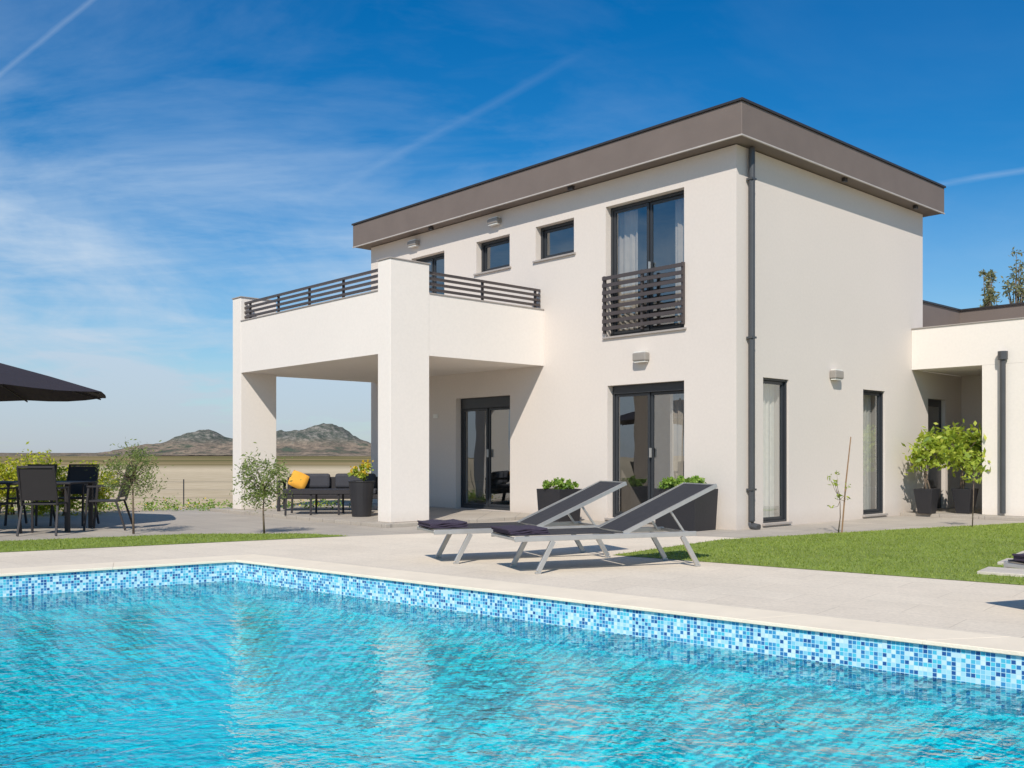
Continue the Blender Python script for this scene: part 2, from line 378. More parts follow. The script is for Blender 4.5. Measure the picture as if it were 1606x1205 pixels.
for k,(x,y) in enumerate([(4.95,9.15),(5.55,9.95),(6.15,10.75),(6.75,11.55),(7.35,12.35)]):
    mb=MB().mat(M_stepst).box(-.42,.42,-.24,.24,0,.035)
    s=mb.build('stepping_stone',bevel=.008,loc=(x,y,.006),rot=(0,0,R(-38))); tag(s,'pale rectangular stepping stone set into the lawn','stepping stone',group='stepping stones across the lawn')

# ------------------------------------------------------------------ house
house=empty('modern_house',CH,A_H); tag(house,'two-storey cream modern house with flat taupe roof and terrace','house')
SL=6.38; FL=9.96; WT=5.95
def panel(mb,f,a0,a1,z0,z1,holes,th):
    A=sorted({a0,a1}|{x for h in holes for x in h[:2]}); Z=sorted({z0,z1}|{x for h in holes for x in h[2:4]})
    def hole(i,j):
        if i<0 or j<0 or i>=len(A)-1 or j>=len(Z)-1: return True
        ca=(A[i]+A[i+1])/2; cz=(Z[j]+Z[j+1])/2
        return any(h[0]<ca<h[1] and h[2]<cz<h[3] for h in holes)
    for i in range(len(A)-1):
        for j in range(len(Z)-1):
            if hole(i,j): continue
            x0,x1,y0,y1=A[i],A[i+1],Z[j],Z[j+1]
            mb.add([f(x0,0,y0),f(x1,0,y0),f(x1,0,y1),f(x0,0,y1)],[(0,1,2,3)])
            mb.add([f(x0,th,y0),f(x1,th,y0),f(x1,th,y1),f(x0,th,y1)],[(3,2,1,0)])
            if hole(i-1,j): mb.add([f(x0,0,y0),f(x0,0,y1),f(x0,th,y1),f(x0,th,y0)],[(0,1,2,3)])
            if hole(i+1,j): mb.add([f(x1,0,y0),f(x1,0,y1),f(x1,th,y1),f(x1,th,y0)],[(0,3,2,1)])
            if hole(i,j-1): mb.add([f(x0,0,y0),f(x1,0,y0),f(x1,th,y0),f(x0,th,y0)],[(0,3,2,1)])
            if hole(i,j+1): mb.add([f(x0,0,y1),f(x1,0,y1),f(x1,th,y1),f(x0,th,y1)],[(0,1,2,3)])
fF=lambda a,d,z:(d,a,z)      # facade, outward -t
fS=lambda a,d,z:(a,d,z)      # side, outward -s
FH=[(1.0,2.70,3.22,5.50),(1.0,2.66,.07,2.37),(3.47,4.47,4.82,5.46),(5.2,6.2,4.82,5.46),(7.24,8.4,3.05,5.46),(5.19,6.86,.07,2.33)]
SH=[(.73,1.48,.07,2.40),(3.97,4.80,.07,2.36)]
mb=MB().mat(M_wall)
panel(mb,fF,0,FL,0,WT,FH,.3)
panel(mb,fS,.3,SL,0,WT,SH,.3)
mb.box(.3,SL,FL-.3,FL,0,WT); mb.box(SL-.3,SL,.3,FL-.3,0,WT)
mb.build('wall',house,recalc=False)
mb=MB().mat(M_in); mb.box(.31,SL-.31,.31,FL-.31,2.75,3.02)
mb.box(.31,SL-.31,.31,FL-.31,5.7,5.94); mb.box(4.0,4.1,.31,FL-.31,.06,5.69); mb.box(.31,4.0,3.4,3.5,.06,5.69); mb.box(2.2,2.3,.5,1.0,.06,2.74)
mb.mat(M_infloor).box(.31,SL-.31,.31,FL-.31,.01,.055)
# furniture seen dimly inside
mb.mat(M_dark).box(2.6,3.4,1.6,2.9,.06,.45); mb.box(3.3,3.55,1.6,2.9,.45,.85); mb.mat(M_wood).box(2.4,3.3,5.6,7.2,.68,.74); mb.box(2.5,2.56,5.7,5.76,.06,.68); mb.box(2.5,2.56,7.0,7.06,.06,.68)
mb.build('interior',house)
# roof
o_=.30
mb=MB().mat(M_fascia).box(-o_,SL+o_,-o_,FL+o_,WT+.015,6.47)
roof=mb.build('roof',house,bevel=.01)
mb=MB().mat(M_cap).box(-o_-.025,SL+o_+.025,-o_-.025,FL+o_+.025,6.472,6.51); mb.build('roof_cap',roof,bevel=.005)
mb=MB().mat(M_trim)
a=-o_-.008
mb.box(a,SL+o_+.008,a,a+.03,WT+.002,WT+.022); mb.box(a,a+.03,a+.03,FL+o_+.008,WT+.002,WT+.022); mb.build('roof_trim',roof)

def window(f,a0,a1,z0,z1,n=2,shutter=0,curtain=None,sill=True,name='window',d=.13,slim=.055,cd=.40):
    mb=MB().mat(M_frame); fw=slim
    def bx(x0,x1,y0,y1,d0,d1):
        p=f(x0,d0,y0);q=f(x1,d1,y1); mb.box(min(p[0],q[0]),max(p[0],q[0]),min(p[1],q[1]),max(p[1],q[1]),p[2],q[2])
    e=.003
    bx(a0+e,a0+fw,z0+e,z1-e,d,d+.08); bx(a1-fw,a1-e,z0+e,z1-e,d,d+.08)
    bx(a0+fw,a1-fw,z0+e,z0+fw,d,d+.08); bx(a0+fw,a1-fw,z1-fw-shutter,z1-e,d-.02 if shutter else d,d+.08)
    W=(a1-a0-2*fw)/n; t=z1-fw-shutter; sw=.05
    for k in range(n):
        x0=a0+fw+k*W; x1=x0+W; dd=d+.015+(.0 if k%2 else .022)
        bx(x0+e,x0+sw,z0+fw+e,t-e,dd,dd+.04); bx(x1-sw,x1-e,z0+fw+e,t-e,dd,dd+.04)
        bx(x0+sw,x1-sw,z0+fw+e,z0+fw+sw,dd,dd+.04); bx(x0+sw,x1-sw,t-sw,t-e,dd,dd+.04)
    w=mb.build(name,house,bevel=.004)
    for k in range(n):
        x0=a0+fw+k*W+sw; x1=x0+W-2*sw; dd=d+.035+(.0 if k%2 else .022)
        g=MB().mat(M_glass); g.add([f(x0,dd,z0+fw+sw),f(x1,dd,z0+fw+sw),f(x1,dd,t-sw),f(x0,dd,t-sw)],[(0,1,2,3)]); g.build('pane',w)
    if n==2:
        h=MB().mat(M_alu); xm=a0+fw+W; zc=z0+ (1.05 if z1-z0>1.5 else .3)
        p=f(xm-.045,d-.03,zc);q=f(xm-.02,d+.012,zc+.16)
        h.box(min(p[0],q[0]),max(p[0],q[0]),min(p[1],q[1]),max(p[1],q[1]),p[2],q[2]); h.build('handle',w,bevel=.004)
    if sill:
        s=MB().mat(M_sill); p=f(a0-.05,-.04,z0-.03);q=f(a1+.05,d,z0+.002)
        s.box(min(p[0],q[0]),max(p[0],q[0]),min(p[1],q[1]),max(p[1],q[1]),p[2],q[2]); s.build('sill',w,bevel=.003)
    else:
        s=MB().mat(M_sill); p=f(a0-.03,-.05,.035);q=f(a1+.03,.13,.068)
        s.box(min(p[0],q[0]),max(p[0],q[0]),min(p[1],q[1]),max(p[1],q[1]),p[2],q[2]); s.build('threshold',w,bevel=.003)
    if curtain:
        for (c0,c1,mat) in curtain:
            c=MB().mat(mat); N=int((c1-c0)/.015)+2; vs=[];fs=[]
            for i in range(N):
                x=c0+(c1-c0)*i/(N-1); dd=cd+.022*math.sin(x*48)+.010*math.sin(x*113+1)
                vs+=[f(x,dd,z0+.02),f(x,dd,z1-.05)]
            fs=[(2*i,2*i+2,2*i+3,2*i+1) for i in range(N-1)]
            c.add(vs,fs); c.build('curtain',w,smooth=True,recalc=False)
    return w
M_curt2=simple('curtain_taupe',(.60,.50,.40),.9)
uw=window(fF,*FH[0],n=2,curtain=[(.95,1.5,M_curt2),(2.3,2.75,M_curt2)],sill=True)
ld=window(fF,*FH[1],n=2,shutter=.09,curtain=[(.9,1.62,M_curt2)],name='door',sill=False)
window(fF,*FH[2],n=1); window(fF,*FH[3],n=1)
window(fF,*FH[4],n=2,name='door',sill=False)
window(fF,*FH[5],n=2,shutter=.16,curtain=[(5.15,5.5,M_curt2)],name='door',sill=False)
window(fS,*SH[0],n=1,curtain=[(.76,1.45,M_curt)],name='door',sill=False,d=.035,cd=.26,slim=.035)
window(fS,*SH[1],n=1,curtain=[(4.0,4.77,M_curt)],name='door',sill=False,d=.035,cd=.26,slim=.035)

# juliet railing on the upper window
mb=MB().mat(M_rail)
for i in range(8):
    z=3.33+i*.125; mb.box(-.075,-.055,.98,2.72,z,z+.062)
for s_ in (1.0,1.85,2.70): mb.box(-.055,-.003,s_-.02,s_+.02,3.28,4.28)
mb.build('juliet_railing',uw)

# terrace
T0,T1,S0,S1=-3.48,0,4.25,9.82; ZB,ZP=2.83,3.87
mb=MB().mat(M_white)
mb.box(T0,-.001,S0,S1,ZB,3.05)
mb.box(T0+.79,-.001,S0,S0+.2,3.05,ZP); mb.box(T0,T0+.2,S0+.35,S1-.36,3.05,ZP); mb.box(T0+.2,-.001,S1-.2,S1,3.05,ZP)
ter=mb.build('terrace',house)
mb=MB().mat(M_sill); mb.box(T0+.79,-.001,S0-.015,S0+.22,ZP+.002,ZP+.02); mb.box(T0-.015,T0+.22,S0+.35,S1-.36,ZP+.002,ZP+.02); mb.build('parapet_coping',ter)
mb=MB().mat(M_white).box(T0-.004,T0+.79,S0-.004,S0+.35,.062,4.36); p1=mb.build('pillar',ter,bevel=.006)
mb=MB().mat(M_sill).box(T0-.02,T0+.81,S0-.02,S0+.37,4.362,4.38); mb.build('pillar_cap',ter)
mb=MB().mat(M_white).box(T0-.004,T0+.79,S1-.36,S1+.004,.062,4.36); mb.build('pillar',ter,bevel=.006)
mb=MB().mat(M_sill).box(T0-.02,T0+.81,S1-.38,S1+.02,4.362,4.38); mb.build('pillar_cap',ter)
mb=MB().mat(M_rail)
for i in range(4):
    z=3.945+i*.093
    mb.box(T0+.07,T0+.115,S0+.352,S1-.362,z,z+.042)
n=5
for i in range(n):
    s_=S0+.45+(S1-S0-.95)*i/(n-1); mb.box(T0+.115,T0+.15,s_-.02,s_+.02,3.9,4.265)
mb.build('railing',ter)
mb=MB().mat(M_rail)
for i in range(4):
    z=3.945+i*.093
    mb.box(T0+.792,-.02,S0+.07,S0+.115,z,z+.042)
for t_ in (T0+.86,-1.4,-.1): mb.box(t_-.02,t_+.02,S0+.115,S0+.15,3.9,4.265)
mb.build('railing',ter)
# small sockets on the wall under the terrace
for z_ in (1.95,): 
    MB().mat(M_lens).box(-.02,-.002,7.45,7.6,z_,z_+.08).build('wall_socket',house,bevel=.004)

# drainpipe
def drain(x,y,z1,z0,parent=house):
    mb=MB().mat(M_pipe); mb.tube([(x,y,z1),(x,y,z0+.12)],.05,12)
    mb.tube([(x,y,z0+.13),(x,y-.02,z0+.05),(x+.0,y-.12,z0+.02)],[.055,.06,.065],12)
    for z in (z0+.6,(z0+z1)/2,z1-.5): mb.box(x-.06,x+.06,y-.05,y+.06,z,z+.03)
    return mb.build('drainpipe',parent,smooth=False)
drain(.30,-.075,5.94,.01)
def wlamp(f,a,z,w=.28,h=.2):
    mb=MB().mat(M_lamp)
    p=f(a-w/2,-.13,z-h/2);q=f(a+w/2,-.002,z+h/2)
    mb.box(min(p[0],q[0]),max(p[0],q[0]),min(p[1],q[1]),max(p[1],q[1]),z-h/2+.03,z+h/2-.03)
    l=mb.build('wall_lamp',house,bevel=.02)
    p=f(a-w/2+.02,-.11,z);q=f(a+w/2-.02,-.02,z)
    for zz in (z-h/2+.008,z+h/2-.028):
        mb=MB().mat(M_lens); mb.box(min(p[0],q[0]),max(p[0],q[0]),min(p[1],q[1]),max(p[1],q[1]),zz,zz+.02); mb.build('lamp_lens',l)
wlamp(fF,1.85,2.81); wlamp(fF,5.58,5.76,.3,.16); wlamp(fF,8.24,5.76,.3,.16); wlamp(fS,2.91,2.56)
# brackets beneath the eaves
for b in ((-.22,-.16,3.3,3.42),(-.22,-.16,7.4,7.5),(2.9,3.0,-.22,-.16),(5.6,5.7,-.22,-.16)):
    MB().mat(M_cap).box(*b,5.90,5.962).build('eave_bracket',house)

# annex porch
mb=MB().mat(M_white)
AT=5.9
mb.box(AT,AT+.25,-7.5,-.002,2.83,3.62)          # front beam
mb.box(AT,AT+.6,-7.5,-1.33,.062,2.828)          # front wall
mb.box(AT+.25,9.0,-7.5,-.002,2.83,3.0)          # porch ceiling
annex=mb.build('annex',house)
mb=MB().mat(M_wall)
mb.box(8.2,8.4,-7.5,1.0,.062,2.828)
panel(mb,fS,SL+.002,8.198,.062,2.828,[(6.62,7.42,.065,2.3)],.25)
mb.build('porch_wall',annex,recalc=False)
mb=MB().mat(M_frame); mb.box(6.623,7.417,.08,.14,.066,2.297); ad=mb.build('porch_door',annex,bevel=.004)
mb=MB().mat(M_glass); mb.add([(6.75,.075,1.1),(7.28,.075,1.1),(7.28,.075,2.15),(6.75,.075,2.15)],[(0,1,2,3)]); mb.build('pane',ad)
mb=MB().mat(M_sill); mb.box(AT-.02,AT+.27,-7.5,-.002,3.622,3.64); mb.build('parapet_coping',annex)
mb=MB().mat(M_pipe); mb.tube([(AT-.07,-1.72,3.05),(AT-.07,-1.72,2.9),(AT-.07,-1.72,2.89),(AT-.07,-1.72,.1)],[.085,.085,.05,.05],12); mb.build('drainpipe',annex)
# low wing roof behind
mb=MB().mat(M_fascia); mb.box(8.6,14,-9,.19,3.75,4.27); mb.box(SL+.35,14,.19,7,3.75,4.27); lr=mb.build('wing_roof',house)
mb=MB().mat(M_cap); mb.box(8.57,14.03,-9.03,.16,4.272,4.31); mb.box(SL+.32,14.03,.16,7.03,4.272,4.31); mb.build('roof_cap',lr)
mb=MB().mat(M_wall); mb.box(8.9,13.7,-8.7,-.0,3.05,3.748); mb.box(8.45,13.7,.5,6.7,.01,3.748); mb.box(SL+.4,8.44,.5,6.7,2.9,3.748); mb.build('wing_wall',house)

# ------------------------------------------------------------------ foliage
def leaves(mb,centers,n,size,spread,asp=.45,flat=.0):
    for _ in range(n):
        c=random.choice(centers); r=c[3]*spread
        p=Vector((c[0]+random.gauss(0,r*.5),c[1]+random.gauss(0,r*.5),c[2]+random.gauss(0,r*.42)))
        d=Vector((random.gauss(0,1),random.gauss(0,1),random.gauss(.3,.8))).normalized()
        u=d.cross(Vector((random.gauss(0,1),random.gauss(0,1),random.gauss(0,1)))).normalized()
        L=size*random.uniform(.6,1.3); W=L*asp
        mb.add([p-d*L/2,p+u*W/2,p+d*L/2,p-u*W/2],[(0,1,2,3)])
def clumps(c,r,k,power=1.0):
    out=[]
    while len(out)<k:
        p=[random.uniform(-1,1) for _ in range(3)]
        if sum(x*x for x in p)>1: continue
        out.append((c[0]+p[0]*r[0],c[1]+p[1]*r[1],c[2]+p[2]*r[2],min(r)*random.uniform(.22,.42)))
    return out
def plant(name,loc,h0,cz,rad,k,n,lsize,mat,label,cat,trunk=True,tr=.025,asp=.45,flowers=None,stems=1,group=None,spread=1.0):
    e=empty(name,loc); tag(e,label,cat,group=group)
    cl=clumps((0,0,cz),rad,k)
    if trunk:
        mb=MB().mat(M_bark)
        for s_ in range(stems):
            off=Vector((random.uniform(-.04,.04),random.uniform(-.04,.04),0))*(stems-1)
            top=Vector((random.uniform(-.05,.05),random.uniform(-.05,.05),cz-rad[2]*.4))
            mid=(off+top)/2+Vector((random.uniform(-.04,.04),random.uniform(-.03,.03),0)); 
            a=Vector((off.x,off.y,h0))
            mb.tube([a,mid+Vector((0,0,h0/2)),top],[tr,tr*.8,tr*.6],7)
        for c in cl:
            q=Vector(c[:3]); st=top.lerp(Vector((0,0,cz)),random.uniform(0,.4))
            m_=(st+q)/2+Vector((random.uniform(-.03,.03),random.uniform(-.03,.03),-.03))
            mb.tube([st,m_,q],[tr*.45,tr*.3,tr*.12],5)
        mb.build('trunk',e,smooth=True)
    mb=MB().mat(mat); leaves(mb,cl,n,lsize,spread,asp)
    if flowers: mb.mat(flowers); leaves(mb,[(c[0],c[1],c[2]+.05,c[3]) for c in cl],n//4,lsize*.9,1.0,.9)
    mb.build('crown',e,recalc=False)
    return e
def pot(name,loc,w0,w1,h,label,rz=0,round_=False,mat=None):
    mb=MB().mat(mat or M_black)
    e=empty(name,loc,rz); tag(e,label,'planter')
    if round_:
        mb.lathe([(w0/2,0),(w1/2,h),(w1/2+.012,h+.004),(w1/2+.012,h-.0+.02),(w1/2-.03,h+.02),(w1/2-.035,h-.05)],24)
    else:
        a,b=w0,w1
        def ring(hw,hd,z): return [(-hw,-hd,z),(hw,-hd,z),(hw,hd,z),(-hw,hd,z)]
        vs=ring(a[0]/2,a[1]/2,0)+ring(b[0]/2,b[1]/2,h)+ring(b[0]/2-.03,b[1]/2-.03,h)+ring(b[0]/2-.035,b[1]/2-.035,h-.06)
        fs=[(3,2,1,0)]
        for L in range(3):
            for k in range(4): fs.append((L*4+k,L*4+(k+1)%4,(L+1)*4+(k+1)%4,(L+1)*4+k))
        fs.append((12,13,14,15)); mb.add(vs,fs)
    mb.build('vessel',e,bevel=.006)
    s=MB().mat(M_soil)
    if round_: s.lathe([(w1/2-.04,h-.055),(w1/2-.045,h-.035)],20)
    else: s.box(-b[0]/2+.04,b[0]/2-.04,-b[1]/2+.04,b[1]/2-.04,h-.058,h-.03)
    s.build('soil',e)
    return e
# planters by the facade
l=HW(-.75,3.1); pot('planter_box',l,(.50,.50),(.56,.56),.58,'square black planter standing by the cream facade',A_H)
plant('herb_plant',(l.x,l.y,.55),0,.09,(.30,.30,.10),30,1700,.055,M_herb,'low bushy bright green plant in a black planter','plant',trunk=True,tr=.008,asp=.7,spread=1.2)
l=HW(-.46,.62); pot('planter_box',l,(.55,.74),(.6,.80),.64,'rectangular black planter by the corner of the house',A_H)
plant('herb_plant',(l.x,l.y,.6),0,.11,(.38,.34,.12),38,2400,.055,M_herb,'spreading bright green plant in a black planter by the corner','plant',trunk=True,tr=.008,asp=.7,spread=1.3)
# citrus pots by the porch
l=HW(5.45,-.50,.06); pot('tapered_pot',l,(.24,.24),(.36,.36),.47,'tapered square black pot beside the porch',A_H)
plant('citrus_shrub',(l.x,l.y,.5),0,.66,(.36,.34,.44),20,620,.13,M_citrus,'leafy bright green citrus shrub in a tapered black pot','shrub',tr=.018,asp=.5,stems=3,spread=1.3)
l=HW(6.0,-.98,.06); pot('tapered_pot',l,(.24,.24),(.36,.36),.47,'tapered square black pot under the porch',A_H)
plant('citrus_shrub',(l.x,l.y,.5),0,.78,(.56,.46,.40),32,1150,.13,M_citrus,'wide light green citrus shrub in a tapered black pot','shrub',tr=.018,asp=.5,stems=3,spread=1.5)
# saplings in the lawn
plant('sapling',(4.8,14.1,.01),0,.62,(.16,.14,.36),9,70,.07,M_citrus,'thin sapling with sparse leaves in the lawn','young tree',tr=.010,asp=.4)
mb=MB().mat(M_wood); mb.tube([(0,0,0),(.06,0,.75),(.14,.02,1.42)],[.012,.011,.008],6); st=mb.build('plant_stake',loc=(4.86,14.12,.01)); tag(st,'thin wooden stake beside a young tree in the lawn','stake')
plant('sapling',(7.35,15.3,.01),0,.95,(.22,.2,.26),10,140,.09,M_citrus,'small sapling with fresh green leaves in the lawn','young tree',tr=.010,asp=.4,spread=1.3)
# olives in lawn strip
plant('olive_tree',(-5.53,14.0,.01),0,.92,(.46,.36,.36),38,2200,.055,M_olive,'small grey-green olive tree with a thin trunk','olive tree',tr=.018,asp=.28,spread=1.35)
plant('olive_tree',(-3.62,14.0,.01),0,.80,(.34,.32,.42),34,2300,.06,M_olive,'leafy green olive tree on a thin trunk','olive tree',tr=.016,asp=.30,spread=1.6)
pl=(-2.70,17.2,.06); pot('round_pot',pl,.34,.46,.62,'tall dark pot under the covered terrace',round_=True)
plant('flowering_plant',(pl[0],pl[1],.66),0,.18,(.26,.24,.16),16,520,.06,M_citrus,'bushy plant with yellow flowers in a dark pot','plant',tr=.01,flowers=M_yellow,asp=.6)
# hedge shrubs and border plants
xs=[(-11.0,18.6,.95),(-10.4,18.8,1.1),(-9.8,18.7,1.0),(-9.2,18.5,1.15),(-8.6,18.4,1.1),(-8.2,18.8,1.0)]
for (x,y,h) in xs:
    plant('garden_shrub',(x,y,0),0,h*.54,(.42,.45,h*.48),32,2000,.075,M_hedge,'yellow-green bushy shrub at the garden edge','shrub',tr=.02,asp=.5,stems=3,group='shrubs along the garden edge',spread=1.3)
# ground cover
mb=MB().mat(M_herb); cc=[(random.uniform(-12,-3.0),20.3+random.uniform(-.5,.5),random.uniform(.02,.10),.15) for _ in range(110)]
leaves(mb,cc,3800,.06,1.3,.5); mb.mat(M_yellow); leaves(mb,cc,250,.04,1.3,.9)
gc=mb.build('ground_cover',recalc=False); tag(gc,'low green ground cover plants along the fence','ground cover','stuff')
be=sheet('planting_bed',[(-15,15.5),(-9,17.6),(-2.5,17.9+1.8),(-2.5,21.3),(-15,21.3)],None,.0025,simple('bed_earth',(.50,.38,.27),.95,var=.2,bump=.5,scale=4)); tag(be,'sandy brown planting bed at the garden edge','planting bed','structure')
# fence
fe=empty('wire_fence',(-8,21.6,0)); tag(fe,'thin wire fence with slim posts at the garden edge','fence')
for i in range(9): MB().mat(M_frame).tube([(-7+i*1.9,0,0),(-7+i*1.9,0,.62)],.014,6).build('post',fe)
for z in (.2,.38,.56): MB().mat(M_frame).tube([(-7,0,z),(8.2,0,z)],.0025,4).build('wire',fe)
# tall background trees above the wing roof
for (x,y,h,r) in ((17.85,36,8.75,.24),(18.75,37.5,8.5,.26),(19.25,36.5,9.3,.38)):
    plant('slender_tree',(x,y,0),0,h*.72,(r,r,h*.27),32,900,.17,M_cypress,'slender grey-green tree rising behind the low roof','tree',tr=.07,asp=.4,group='trees behind the low roof',spread=2.2)

# ------------------------------------------------------------------ loungers
def lounger(origin,rz,label):
    e=empty('sun_lounger',origin,rz); tag(e,label,'sun lounger',group='sun loungers on the pool deck')
    H=.34; W=.33
    mb=MB().mat(M_alu)
    for s_ in (-1,1): mb.beam((0.02,s_*W,H),(2.02,s_*W,H),.03,.05)
    for x in (.03,1.15,2.0): mb.beam((x,-W,H-.0),(x,W,H-.0),.03,.03)
    mb.build('frame',e,bevel=.004)
    for s_ in (-1,1):
        for (xt,xb) in ((.42,.26),(1.86,2.04)):
            mb=MB().mat(M_alu); mb.beam((xt,s_*(W-.0),H-.026),(xb,s_*(W+.0),.02),.028,.05,up=(1,0,0)); mb.beam((xb-.03,s_*W,.010),(xb+.03,s_*W,.010),.03,.02); mb.build('leg',e,bevel=.003)
    mb=MB().mat(M_sling)
    N=12; vs=[];fs=[]
    for i in range(N+1):
        x=.03+1.17*i/N
        for j in range(5):
            y=-W+.015+(2*W-.03)*j/4; vs.append((x,y,H+.03-.012*math.sin(math.pi*j/4)))
    for i in range(N):
        for j in range(4): a=i*5+j; fs.append((a,a+1,a+6,a+5))
    mb.add(vs,fs); so=mb.build('seat',e,smooth=True,recalc=False); sd=so.modifiers.new('th','SOLIDIFY'); sd.thickness=.008
    bx0,bz0,bx1,bz1=1.22,H+.03,2.26,.83
    mb=MB().mat(M_sling); vs=[];fs=[]
    for i in range(N+1):
        f=i/N
        for j in range(5):
            y=-W+.04+(2*W-.08)*j/4; vs.append((bx0+(bx1-bx0)*f+.012*math.sin(math.pi*f),y,bz0+(bz1-bz0)*f-.03*math.sin(math.pi*f)*math.sin(math.pi*j/4)+.008))
    for i in range(N):
        for j in range(4): a=i*5+j; fs.append((a,a+1,a+6,a+5))
    mb.add(vs,fs)
    mb.mat(M_alu)
    for s_ in (-1,1): mb.beam((bx0-.03,s_*(W-.02),bz0-.01),(bx1+.02,s_*(W-.02),bz1+.0),.025,.04)
    mb.beam((bx1+.01,-W+.02,bz1),(bx1+.01,W-.02,bz1),.03,.03)
    bo=mb.build('backrest',e,recalc=False)
    for s_ in (-1,1):
        MB().mat(M_alu).beam((1.74,s_*(W-.05),.585),(1.92,s_*(W-.05),H),.02,.02).build('support_strut',e)
    return e
def towel(loc,rz,label,w=.5,l=.42,h=.06):
    mb=MB().mat(M_towel); N=14
    for k in range(3):
        z0=k*h/3; dx=random.uniform(-.02,.02)
        mbv=[];
        for i in range(N+1):
            x=-l/2+l*i/N+dx
            for y,zz in ((-w/2,z0),(w/2,z0),(w/2,z0+h/3-.002),(-w/2,z0+h/3-.002)):
                mbv.append((x,y+random.uniform(-.004,.004),zz+.006*math.sin(x*25+k)+(0.004*math.cos(y*9))))
        ff=[]
        for i in range(N):
            for j in range(4): a=i*4; ff.append((a+j,a+(j+1)%4,a+4+(j+1)%4,a+4+j))
        ff.append((0,3,2,1)); ff.append((N*4,N*4+1,N*4+2,N*4+3))
        mb.add(mbv,ff)
    o=mb.build('folded_towel',loc=loc,rot=(0,0,rz),bevel=.006,smooth=False); tag(o,label,'towel')
LA=R(21)
for (x,y,lb) in ((-.11,9.46,'black sling sun lounger with aluminium frame, backrest raised'),(-.95,10.32,'black sling sun lounger with raised backrest beside another lounger'),(3.73,6.74,'black sling sun lounger by the lawn edge of the deck')):
    lounger((x,y,.009),LA,lb)
    c,s_=math.cos(LA),math.sin(LA)
    towel((x+c*.2,y+s_*.2,.385),LA,'dark plum folded towel on the foot of a sun lounger')

# ------------------------------------------------------------------ dining set and parasol
def chair(loc,rz,label='dark mesh garden chair with slim frame'):
    e=empty('garden_chair',loc,rz); tag(e,label,'chair',group='garden chairs around the dining table')
    mb=MB().mat(M_dark).box(-.24,.24,-.22,.24,.43,.455); mb.build('seat',e,bevel=.006)
    mb=MB().mat(M_dark)
    for s_ in (-1,1): mb.beam((s_*.24,-.22,.44),(s_*.24,-.38,.98),.025,.035)
    mb.beam((0,-.245,.50),(0,-.37,.96),.45,.012,up=(0,1,0))
    mb.beam((-.25,-.38,.98),(.25,-.38,.98),.03,.03); mb.build('backrest',e)
    for (a,b) in (((-.24,.2),(-.26,.26)),((.24,.2),(.26,.26)),((-.24,-.2),(-.26,-.34)),((.24,-.2),(.26,-.34))):
        mb=MB().mat(M_dark).beam((a[0],a[1],.66 if a[1]>0 else .44),(b[0],b[1],.0),.028,.028,up=(1,0,0)); mb.build('leg',e)
    for s_ in (-1,1):
        mb=MB().mat(M_dark).beam((s_*.25,-.28,.67),(s_*.25,.22,.67),.04,.025); mb.build('armrest',e)
    return e
c0=chair((-6.80,13.95,.012),R(8))
def cc_(loc,rz): 
    k=clone(c0,loc,rz); return k
cc_((-7.50,13.85,.012),R(-5)); cc_((-6.28,14.85,.012),R(98)); cc_((-7.2,15.75,.012),R(180)); cc_((-8.2,13.9,.012),R(3)); cc_((-7.95,15.8,.012),R(176))
tb=empty('dining_table',(-7.6,14.8,.01)); tag(tb,'dark rectangular outdoor dining table on slim legs','table')
MB().mat(M_dark).box(-1.0,1.0,-.48,.48,.71,.74).build('table_top',tb,bevel=.006)
for a in (-.92,.92):
    for b in (-.4,.4): MB().mat(M_dark).box(a-.03,a+.03,b-.03,b+.03,0,.708).build('leg',tb)
um=empty('parasol',(-8.62,14.8,.08)); tag(um,'dark octagonal garden parasol open over the dining table','parasol')
mb=MB().mat(M_umb); n=8; RU=2.28; vs=[(0,0,2.68)]; 
for ri,(rr,zz) in enumerate(((.73,2.50),(1.47,2.30),(RU,2.06))):
    for k in range(n*4):
        a=2*math.pi*k/(n*4); sg=abs(math.sin(a*n/2)) ; r_=rr*(1-.05*sg); vs.append((r_*math.cos(a),r_*math.sin(a),zz-.035*sg*rr/RU))
fs=[(0,1+k,1+(k+1)%32) for k in range(32)]
for L in range(2):
    for k in range(32): a=1+L*32;b=a+32; fs.append((a+k,b+k,b+(k+1)%32,a+(k+1)%32))
mb.add(vs,fs)
cn=mb.build('canopy',um,recalc=False); sd=cn.modifiers.new('t','SOLIDIFY'); sd.thickness=.006
for k in range(8):
    a=2*math.pi*k/8; MB().mat(M_dark).beam((0,0,2.64),(RU*.985*math.cos(a),RU*.985*math.sin(a),2.03),.015,.02).build('rib',um)
MB().mat(M_dark).tube([(0,0,-.08),(0,0,2.72)],.025,12).build('pole',um)
MB().mat(M_dark).lathe([(.28,-.07),(.28,.0),(.05,.02),(.04,.25)],24).build('base',um)

# ------------------------------------------------------------------ lounge set under the terrace
sf=empty('garden_sofa',(-3.62,19.2,.06),R(4)); tag(sf,'low dark outdoor sofa with grey cushions under the terrace','sofa')
mb=MB().mat(M_dark)
mb.box(-1.0,1.0,-.38,.38,.24,.325)
for s_ in (-1,1):
    mb.box(s_*.98-.04,s_*.98+.04,-.38,.38,.55,.60)
    for y in (-.34,.34):
        mb.box(s_*.98-.03,s_*.98+.03,y-.03,y+.03,0,.238); mb.box(s_*.98-.03,s_*.98+.03,y-.03,y+.03,.326,.549)
mb.box(-.92,.92,.32,.38,.33,.66); mb.build('frame',sf,bevel=.008)
for x in (-.46,.46):
    MB().mat(M_cush).box(x-.45,x+.45,-.34,.18,.33,.43).build('seat_cushion',sf,bevel=.03)
    MB().mat(M_cush).box(x-.41,x+.41,.19,.31,.435,.73).build('back_cushion',sf,bevel=.05)
